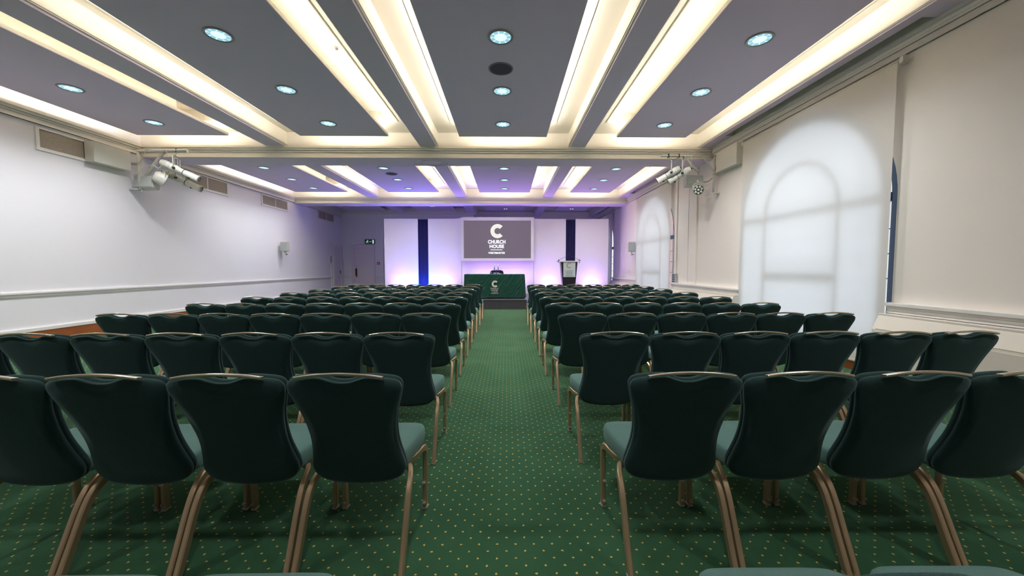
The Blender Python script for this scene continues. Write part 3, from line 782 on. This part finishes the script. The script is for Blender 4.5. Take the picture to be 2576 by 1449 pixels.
# stage uplighters (hidden from here by chairs and table)
ups = [(-4.35, (1, .62, 1.0), 'behind the left chairs at leftmost backdrop panel'), (-3.45, (.06, .25, 1.0), 'at the left navy strip'), (-2.55, (1, .62, 1.0), 'at the second backdrop panel'),
       (-.9, (1, .66, 1.0), 'left behind the green table'), (.35, (1, .66, 1.0), 'right behind the green table'), (1.75, (.95, .60, 1.0), 'between screen and lectern'), (3.5, (.95, .58, 1.0), 'right of the lectern')]
upro = None
for (x, colr, lb) in ups:
    if upro is None:
        o = upro = empty('stage_uplighter'); q = MB(); q.bbox(-.12, .12, -.05, .05, 0, .07, .008); q.build('lamp_housing', M['black'], o)
        q = MB(); q.box(-.10, .10, -.035, .035, .07, .073); q.build('lamp_lens', M['led'], o)
    else: o = copy_tree(upro)
    o.location = (x, 15.28, .318); tag(o, f'low black LED uplighter on the stage floor, {lb}', 'uplighter', 'LED uplighters along the backdrop')

# ------------------------------------------------------------------ wall lighting brackets
def spotlight(base, tip, hang, label):
    base, tip, hang = Vector(base), Vector(tip), Vector(hang)
    o = empty('stage_spotlight', tuple(base)); tag(o, label, 'stage light', 'white profile spotlights on the wall brackets')
    ax = (tip - base); L_ = ax.length; ax.normalize()
    q = MB(); q.lathe([(.0005, 0), (.05, .0), (.066, .02), (.070, .05), (.074, .055), (.074, L_ * .42), (.058, L_ * .45), (.058, L_ * .62)], axis=ax, n=20)
    for k in range(5): q.lathe([(.074, .068 + k * .03), (.079, .07 + k * .03), (.079, .08 + k * .03), (.074, .082 + k * .03)], axis=ax, n=20)
    q.build('lamp_body', M['white_metal'], o)
    q = MB(); q.lathe([(.058, L_ * .6), (.064, L_ * .64), (.066, L_ * .95), (.078, L_ * .96), (.078, L_), (.06, L_)], axis=ax, n=20); q.build('lens_tube', M['white_metal'], o)
    q = MB(); q.lathe([(.061, L_ * .985), (.0005, L_ * .97)], axis=ax, n=20); q.build('lens', M['clip'], o)
    q = MB(); side = ax.cross(Vector((0, 0, 1))).normalized(); mid = ax * L_ * .38
    hp = hang - base
    for s in (-1, 1): q.tube([mid + side * .1 * s, Vector((mid.x, mid.y, hp.z - .12)) + side * .1 * s, ], .009, 8)
    q.tube([Vector((mid.x, mid.y, hp.z - .12)) - side * .1, Vector((mid.x, mid.y, hp.z - .12)) + side * .1], .009, 8)
    q.tube([Vector((mid.x, mid.y, hp.z - .12)), hp], .012, 8); q.build('yoke', M['white_metal'], o)
    q = MB()
    q.lathe([(.060, L_ * .585), (.066, L_ * .588), (.066, L_ * .597), (.060, L_ * .60)], axis=ax, n=20)
    for s in (-1, 1): q.lathe([(.026, 0), (.026, .03), (.0005, .032)], origin=mid + side * .074 * s, axis=side * s, n=12)
    q.lathe([(.022, 0), (.022, .03), (.0005, .03)], origin=ax * L_ * .72 + Vector((0, 0, -.058)), axis=(0, 0, -1), n=10)
    q.lathe([(.03, -.02), (.03, .0), (.0005, 0)], origin=(0, 0, 0), axis=ax, n=12)
    q.build('knob', M['black'], o)
    q = MB(); q.tube([hp + Vector((0, -.03, -.03)), hp + Vector((0, -.03, .05)), hp + Vector((0, .03, .05)), hp + Vector((0, .03, -.03))], .01, 6); q.build('hook_clamp', M['black'], o)

def speaker_box(c, w_, h_, d_, rz, tilt, label):
    o = empty('loudspeaker', c, rz); o.rotation_euler = (tilt, 0, rz); tag(o, label, 'loudspeaker', 'white trapezoid loudspeakers on the lighting brackets')
    q = MB(); q.prism([(-w_ / 2, 0, 0), (w_ / 2, 0, 0), (w_ / 2 * .72, d_, 0), (-w_ / 2 * .72, d_, 0)], (0, 0, h_)); q.build('cabinet', M['white_metal'], o, bevel=.012)
    q = MB(); q.bbox(-w_ / 2 + .008, w_ / 2 - .008, -.012, .004, .012, h_ - .012, .004); q.build('front_grille', M['grey_enamel'], o)

# right bracket
rr = empty('lighting_bracket', (4.74, 8.55, 3.07)); tag(rr, 'white tubular lighting bracket on the right wall below the first beam', 'lighting bracket', 'white tubular wall brackets')
q = MB(); q.tube([(-.06, 0, 0), (-.06, 0, .87)], .028, 14); q.build('upright_pole', M['white_metal'], rr)
q = MB(); q.tube([(-1.275, 0, .84), (-.06, 0, .84)], .026, 14); q.build('cross_pole', M['white_metal'], rr)
q = MB(); q.tube([(-.73, 0, .80), (-.43, 0, .50)], .03, 14); q.lathe([(.045, -.03), (.045, .03)], origin=(-.73, 0, .82), axis=(1, 0, 0), n=14); q.build('drop_pole', M['white_metal'], rr)
q = MB(); q.bbox(-.08, .055, -.05, .05, .0, .035, .004); q.bbox(-.09, .055, -.03, .03, .42, .45, .004); q.tube([(-.09, 0, -.03), (-.09, 0, .02)], .012, 8); q.build('wall_clamp', M['white_metal'], rr)
speaker_box((4.30, 8.62, 3.29), .42, .23, .22, R(8), R(-8), 'white trapezoid loudspeaker with grey front on right lighting bracket')
spotlight((3.86, 8.45, 3.62), (3.42, 8.62, 3.36), (3.635, 8.55, 3.90), 'left of the two white profile spotlights on the right bracket')
spotlight((4.09, 8.43, 3.60), (3.67, 8.60, 3.345), (3.87, 8.55, 3.90), 'right of the two white profile spotlights on the right bracket')
o = empty('led_par_light', (4.31, 8.50, 3.15)); tag(o, 'round LED par light with eight lenses below right loudspeaker', 'stage light')
ax = Vector((-.12, -.93, -.22)).normalized()
q = MB(); q.lathe([(.0005, -.16), (.07, -.16), (.105, -.10), (.115, .0), (.122, .012), (.108, .014)], axis=ax, n=28); q.build('par_body', M['white_metal'], o)
q = MB(); q.lathe([(.110, .006), (.0005, .007)], axis=ax, n=28); q.build('par_face', M['black'], o)
a_ = ax.orthogonal().normalized(); b_ = ax.cross(a_)
for k in range(8):
    p = (a_ * cos(2 * pi * k / 7) + b_ * sin(2 * pi * k / 7)) * .072 if k < 7 else Vector((0, 0, 0))
    q = MB(); q.lathe([(.027, .007), (.024, .014), (.0005, .018)], origin=p, axis=ax, n=14); q.build('led_lens', M['led'], o)
q = MB(); q.tube(catmull([(.12, 0, 0), (.21, .02, .03), (.18, .03, .12), (.02, .04, .16), (-.12, 0, .1), (-.12, 0, 0)], 5), .009, 8); q.tube([(.02, .04, .15), (.0, .05, .22)], .014, 8); q.build('yoke', M['white_metal'], o)
q = MB()
q.tube(catmull([(4.70, 8.5, 3.56), (4.60, 8.5, 3.62), (4.44, 8.5, 3.85), (4.20, 8.5, 3.98), (4.03, 8.5, 3.93), (3.96, 8.48, 3.75), (3.92, 8.46, 3.62)], 6), .007, 6)
q.tube(catmull([(4.70, 8.52, 3.52), (4.54, 8.5, 3.66), (4.36, 8.5, 3.90), (4.22, 8.5, 3.96), (4.12, 8.46, 3.85), (4.10, 8.44, 3.62)], 6), .006, 6)
q.tube(catmull([(4.42, 8.52, 3.12), (4.62, 8.5, 3.22), (4.68, 8.5, 3.10), (4.52, 8.5, 2.98), (4.40, 8.55, 3.0)], 6), .005, 6)
tag(q.build('lighting_cable', M['cable']), 'looping white cables around the right lighting bracket', 'cable')
q = MB(); q.tube(catmull([(4.50, 8.68, 3.36), (4.60, 8.6, 3.37), (4.69, 8.55, 3.50), (4.70, 8.5, 3.72), (4.69, 8.45, 3.90)], 6), .005, 6)
q.tube(catmull([(3.66, 8.55, 3.86), (3.74, 8.52, 3.82), (3.86, 8.55, 3.88)], 6), .005, 6)
tag(q.build('speaker_cable', M['black']), 'thin black cable curving behind the right bracket loudspeaker', 'cable')

# left bracket
lr = empty('lighting_bracket', (-8.19, 8.55, 3.12)); tag(lr, 'white tubular lighting bracket on the left wall below the first beam', 'lighting bracket', 'white tubular wall brackets')
q = MB(); q.tube([(.07, 0, 0), (.07, 0, .87)], .04, 14); q.build('upright_pole', M['white_metal'], lr)
q = MB(); q.tube([(.05, 0, .84), (1.13, 0, .86)], .04, 14); q.build('cross_pole', M['white_metal'], lr)
q = MB(); q.tube([(.60, 0, .82), (.20, 0, .30)], .036, 14); q.lathe([(.05, -.03), (.05, .03)], origin=(.60, 0, .84), axis=(1, 0, 0), n=14); q.build('drop_pole', M['white_metal'], lr)
q = MB(); q.bbox(-.155, .085, -.03, .03, .0, .03, .004); q.bbox(-.155, .09, -.03, .03, .55, .59, .004); q.tube([(.1, 0, -.04), (.1, 0, .02)], .012, 8); q.build('wall_clamp', M['white_metal'], lr)
speaker_box((-8.03, 8.50, 3.17), .48, .26, .22, R(-8), R(-8), 'white trapezoid loudspeaker with grey front on left lighting bracket')
spotlight((-7.52, 8.40, 3.70), (-6.86, 8.60, 3.37), (-7.28, 8.55, 3.97), 'nearer long white profile spotlight on the left bracket')
spotlight((-7.70, 8.66, 3.55), (-7.00, 8.82, 3.20), (-7.46, 8.60, 3.97), 'white profile spotlight partly behind the other on the left bracket')
o = empty('par_lamp', (-7.67, 8.55, 3.38)); tag(o, 'round white par lamp pointing away below the left bracket pole', 'stage light')
ax = Vector((.55, .75, -.38)).normalized()
q = MB(); q.lathe([(.0005, -.12), (.09, -.12), (.13, -.07), (.15, .06), (.158, .075), (.14, .08)], axis=ax, n=28); q.build('par_body', M['white_metal'], o)
q = MB(); q.lathe([(.142, .074), (.0005, .07)], axis=ax, n=28); q.build('par_face', M['black'], o)
q = MB(); q.tube(catmull([(-.14, .05, 0), (-.14, .06, .14), (0, .02, .2), (.14, -.05, .12), (.14, -.05, 0)], 5), .009, 8); q.build('yoke', M['white_metal'], o)
q = MB()
q.tube(catmull([(-8.28, 8.5, 3.68), (-8.05, 8.48, 3.7), (-7.92, 8.48, 3.92), (-7.75, 8.48, 4.03), (-7.5, 8.48, 4.0), (-7.42, 8.46, 3.85)], 6), .007, 6)
q.tube(catmull([(-8.28, 8.5, 3.64), (-8.2, 8.45, 3.48), (-8.08, 8.45, 3.46), (-7.95, 8.45, 3.6), (-7.7, 8.42, 3.62), (-7.58, 8.4, 3.56), (-7.5, 8.38, 3.6), (-7.48, 8.4, 3.7)], 6), .007, 6)
tag(q.build('lighting_cable', M['cable']), 'looping white cables around the left lighting bracket', 'cable')

# ------------------------------------------------------------------ conference chair
def ringed(out, layers, mapf, centre):
    """out: outline (u,v) list; layers: (inset, depth) ; returns closed pillow"""
    n = len(out); vs = []; cu, cv = centre
    for (ins, d) in layers:
        for (u, v) in out:
            du, dv = u - cu, v - cv; l = math.hypot(du, dv)
            f = (1 - ins / l) if ins < 1 else (2 - ins)      # ins>=1: plain scale (2-ins)
            vs.append(mapf(cu + du * f, cv + dv * f, d))
    fs = [(i * n + k, i * n + (k + 1) % n, (i + 1) * n + (k + 1) % n, (i + 1) * n + k) for i in range(len(layers) - 1) for k in range(n)]
    a = len(vs); vs.append(mapf(cu, cv, layers[0][1])); vs.append(mapf(cu, cv, layers[-1][1]))
    fs += [(a, (k + 1) % n, k) for k in range(n)]
    e = (len(layers) - 1) * n
    fs += [(a + 1, e + k, e + (k + 1) % n) for k in range(n)]
    return vs, fs

SP = catmull([(.192, .28), (.184, .35), (.168, .43), (.141, .52), (.108, .62), (.072, .72), (.036, .82), (.004, .90), (-.012, .94), (-.02, .97)], 12)
def backmap(u, z, d):
    """u across, z height on the back's rear surface, d depth forward"""
    for a, b in zip(SP, SP[1:]):
        if b[1] >= z: break
    t_ = (z - a[1]) / (b[1] - a[1]); y = a[0] + (b[0] - a[0]) * t_
    tx, tz = b[0] - a[0], b[1] - a[1]; l = math.hypot(tx, tz); ny, nz = tz / l, -tx / l
    bow = .028 * (1 - (u / .255) ** 2)     # back wraps slightly round the sitter
    return (u, y + ny * d - bow * .5 + .010, z + nz * d)
half = [(0, .350), (.10, .356), (.165, .369), (.205, .392), (.224, .424), (.226, .455), (.217, .50), (.207, .56), (.204, .62), (.210, .69), (.224, .76), (.241, .815), (.2525, .86), (.2535, .880), (.245, .899), (.222, .911), (.18, .918), (.14, .922), (.10, .922), (.06, .909), (.03, .900)]
outl = [Vector(p) for p in half] + [Vector((0, .898))] + [Vector((-p[0], p[1])) for p in half[:0:-1]]
outl = catmull([(p[0] * .988, p[1]) for p in outl], 3, True)

def chair_proto():
    root = empty('conference_chair')
    lay = [(1.55, -.013), (1.25, -.012), (1.08, -.010), (.018, -.007), (.008, -.002), (.001, .005), (.0, .012), (.002, .020), (.008, .0235), (.002, .027), (0, .032), (0, .040), (.004, .047), (.014, .053), (.04, .057), (1.25, .062), (1.55, .065)]
    vs, fs = ringed(outl, lay, backmap, (0, .68))
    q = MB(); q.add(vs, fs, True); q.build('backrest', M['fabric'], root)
    # grab bar
    q = MB(); path = catmull([(-.188, -.025, .929), (-.12, -.030, .940), (-.05, -.032, .9455), (0, -.033, .947), (.05, -.032, .9455), (.12, -.030, .940), (.188, -.025, .929)], 5)
    vs = []; m_ = len(path)
    for p in path:
        for (a, b_) in ((-.013, -.005), (-.010, -.0075), (.010, -.0075), (.014, -.005), (.014, .003), (.010, .0065), (-.010, .0065), (-.013, .003)):
            vs.append((p[0], p[1] + a + .009, p[2] + b_ - .2 * a + .003))
    fs = [(i * 8 + k, i * 8 + (k + 1) % 8, (i + 1) * 8 + (k + 1) % 8, (i + 1) * 8 + k) for i in range(m_ - 1) for k in range(8)] + [tuple(range(8))[::-1], tuple((m_ - 1) * 8 + k for k in range(8))]
    q.add(vs, fs); q.build('grab_bar', M['bar'], root, bevel=.0015)
    # seat
    so = [(0, .190), (.12, .192), (.172, .198), (.196, .235), (.212, .31), (.228, .40), (.236, .48), (.230, .555), (.198, .604), (.13, .617), (0, .619)]
    so = [Vector(p) for p in so] + [Vector((-p[0], p[1])) for p in so[-2:0:-1]]
    so = catmull([tuple(p) for p in so], 4, True)
    def seatmap(u, v, d): 
        return (u, v, .394 + d + .012 * ((v - .19) / .43) - .018 * max(0, (v - .51) / .1) ** 2 * (1 if d > .05 else .3))
    lay = [(1.5, -.004), (.05, -.004), (.012, -.002), (.003, .004), (0, .014), (.0, .060), (.004, .075), (.012, .084), (.03, .089), (1.3, .096), (1.55, .100)]
    vs, fs = ringed(so, lay, seatmap, (0, .40))
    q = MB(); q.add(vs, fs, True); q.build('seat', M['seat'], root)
    q = MB(); q.bbox(-.12, .12, .22, .25, .368, .392, .003); q.bbox(-.17, .17, .44, .475, .372, .395, .003); q.box(-.02, .02, .23, .445, .375, .39); q.build('under_frame', M['black'], root)
    # legs
    def leg(path, s):
        path = catmull(path, 6); path = [Vector((p[0] * s, p[1], p[2])) for p in path]; m_ = len(path); vs = []
        a, b_ = .0125, .0185; ch = .005
        sec = [(-a + ch, -b_), (a - ch, -b_), (a, -b_ + ch), (a, b_ - ch), (a - ch, b_), (-a + ch, b_), (-a, b_ - ch), (-a, -b_ + ch)]
        for i, p in enumerate(path):
            tn = (path[min(i + 1, m_ - 1)] - path[max(i - 1, 0)]).normalized()
            if i == m_ - 1: tn = Vector((0, 0, -1))
            ax_ = Vector((1, 0, 0)); ax_ = (ax_ - tn * ax_.dot(tn)).normalized(); bx = tn.cross(ax_)
            for (u, v) in sec: vs.append(p + ax_ * u + bx * v)
        fs = [(i * 8 + k, i * 8 + (k + 1) % 8, (i + 1) * 8 + (k + 1) % 8, (i + 1) * 8 + k) for i in range(m_ - 1) for k in range(8)] + [tuple(range(8))[::-1], tuple((m_ - 1) * 8 + k for k in range(8))]
        mb = MB(); mb.add(vs, fs); return mb.build('leg', M['leg'], root)
    rear = [(.190, .315, .374), (.218, .272, .378), (.232, .222, .366), (.2375, .172, .328), (.239, .130, .26), (.239, .075, .14), (.239, .015, .012)]
    front = [(.16, .33, .372), (.19, .375, .368), (.213, .425, .374), (.229, .475, .381), (.2365, .52, .362), (.237, .535, .31), (.234, .537, .15), (.231, .535, .012)]
    for s in (-1, 1):
        leg(rear, s)
        fl = leg(front, s)
        for nm, p in (('glide', (s * .231, .535)),):
            q = MB(); q.bbox(p[0] - .0155, p[0] + .0155, p[1] - .02, p[1] + .02, 0, .015, .003); q.build(nm, M['clip'], fl)
        for z in (.035, .155):
            q = MB(); q.bbox(s * .231 - .009, s * .231 + .009, .503, .520, z, z + .013, .003); q.build('linking_clip', M['clip'], fl)
    for s in (-1, 1):
        l_ = [c_ for c_ in root.children if c_.name.startswith('leg')][0 if s == -1 else 2]
        q = MB(); q.bbox(s * .239 - .0145, s * .239 + .0145, -.005, .035, 0, .015, .003); q.build('glide', M['clip'], l_)
    return root

ORD = ['zeroth', 'first', 'second', 'third', 'fourth', 'fifth', 'sixth', 'seventh', 'eighth', 'ninth']
YF = [.497, 1.60, 2.615, 3.73, 4.79, 5.85, 6.9, 7.97, 9.05, 10.13]
LRW = [(-.72, -.513), (-.714, -.513), (-.765, -.507), (-.813, -.502), (-.842, -.500), (-.865, -.505), (-.889, -.505), (-.892, -.511), (-.898, -.514), (-.903, -.522)]
RRW = [(.79, .53), (.796, .513), (.771, .508), (.770, .506), (.742, .513), (.757, .511), (.765, .510), (.757, .510), (.751, .520), (.80, .516)]
cp = None
def dup_chair(src, full):
    c_ = src.copy(); COL.objects.link(c_)
    for ch in src.children:
        d = ch.copy(); COL.objects.link(d); d.parent = c_
        if full:
            for g in ch.children:
                e = g.copy(); COL.objects.link(e); e.parent = d
    return c_
for r_ in range(10):
    for side, (x0, dx), cnt in (('left', LRW[r_], 7), ('right', RRW[r_], 6)):
        for k in range(cnt):
            if r_ == 0 and k > 1: continue
            if r_ == 1 and k > 3: continue
            o = chair_proto() if cp is None else dup_chair(cp, r_ <= 4)
            cp = cp or o
            x = x0 + dx * k
            j = random.uniform(-.002, .002)
            o.location = (x + (j if r_ > 1 else 0), YF[r_] + random.uniform(-.008, .008) * (r_ > 1), 0)
            o.rotation_euler = (0, 0, R(random.uniform(-.6, .6)))
            seat = ORD[k + 1]
            if r_ == 0: lb = f'dark green chair {side} of aisle, only its seat front at bottom edge, {seat} from aisle'
            else: lb = f'dark green padded chair {side} of aisle, {ORD[r_]} full row from camera, {seat} from aisle'
            tag(o, lb, 'chair', f'conference chairs {side} of the aisle')

# ------------------------------------------------------------------ lights
def area(loc, sx, sy, rot, energy, col, spread=pi):
    l = bpy.data.lights.new('area', 'AREA'); l.shape = 'RECTANGLE'; l.size = sx; l.size_y = sy; l.energy = energy; l.color = col; l.spread = spread
    o = bpy.data.objects.new('cove_lamp', l); o.location = loc; o.rotation_euler = rot; link(o); return o
WARM = (1.0, .91, .79)
for j in range(3):
    for i in range(4):
        x0, x1, xc = PX[i]; y0, y1 = PY[j]
        e = (7, 26, 27)[j]
        for s, x in ((-1, x0 + .08), (1, x1 - .08)):
            area((x, (y0 + y1) / 2, 4.315), .05, y1 - y0 - .3, (0, R(180 + s * 48), 0), e, WARM if i else (1, .93, .86))
        area((xc, y1 - .08, 4.315), x1 - x0 - .3, .05, (R(180 - 48), 0, 0), e * .45, WARM)
for (x, y, i, j) in DL:
    l = bpy.data.lights.new('downlight', 'SPOT'); l.energy = (4 if y < 0 else 160, 195, 155)[j]; l.spot_size = R(150); l.spot_blend = 1; l.shadow_soft_size = .11; l.color = (.93, .97, 1.0)
    o = bpy.data.objects.new('downlight_lamp', l); o.location = (x, y, 4.235); link(o)
# uplighters
for (x, colr, lb) in ups:
    blue = colr[0] < .3
    l = bpy.data.lights.new('uplight', 'SPOT'); l.energy = 260 if blue else 105; l.spot_size = R(150); l.spot_blend = 1; l.shadow_soft_size = .05
    l.color = (.05, .16, 1) if blue else (.52, .30, 1.0)
    o = bpy.data.objects.new('uplight_lamp', l); o.location = (x, 15.28, .40); o.rotation_euler = (R(180 - 10), 0, 0); link(o)
for x in (-4.3, -1.2, 1.6, 3.4):  # unseen lamps added to tint the far bay violet
    o = copy_tree(upro); o.location = (x, 16.0, 0); tag(o, f'low LED lamp on the floor behind the backdrop, {"leftmost" if x < -4 else "left of centre" if x < 0 else "right of centre" if x < 2 else "rightmost"}', 'uplighter', 'LED lamps behind the backdrop')
    l = bpy.data.lights.new('uplight', 'SPOT'); l.energy = 50; l.spot_size = R(160); l.spot_blend = 1; l.shadow_soft_size = .05; l.color = (.30, .22, 1.0)
    o = bpy.data.objects.new('uplight_lamp', l); o.location = (x, 16.0, .09); o.rotation_euler = (R(180 - 15), 0, 0); link(o)
# daylight: overcast sky and a very soft low sun side
sun = bpy.data.lights.new('sky_glow', 'SUN'); sun.energy = 1.05; sun.angle = R(34); sun.color = (.86, .92, 1.0)
so_ = bpy.data.objects.new('daylight', sun); so_.rotation_euler = Vector((-1, .0, -.22)).to_track_quat('-Z', 'Y').to_euler(); link(so_)
w_ = bpy.data.worlds.new('sky'); SC.world = w_; w_.use_nodes = True
bg = w_.node_tree.nodes['Background']; bg.inputs[0].default_value = (.78, .88, 1.0, 1); bg.inputs[1].default_value = 1.2

# ------------------------------------------------------------------ camera
cam = bpy.data.cameras.new('camera'); co = bpy.data.objects.new('camera', cam); link(co)
f = 945; vx, vy = 1275, 673.5
p_ = math.atan((724.5 - vy) / f); y_ = math.atan((1288 - vx) * cos(p_) / f)
co.location = (0, 0, 1.4); co.rotation_euler = (pi / 2 - p_, 0, -y_)
cam.sensor_width = 36; cam.sensor_fit = 'HORIZONTAL'; cam.lens = 36 * f / IW; cam.clip_start = .02; cam.clip_end = 200
SC.camera = co
vs_ = SC.view_settings; vs_.view_transform = 'Standard'; vs_.look = 'None'; vs_.gamma = 1; vs_.exposure = .50; vs_.use_curve_mapping = False
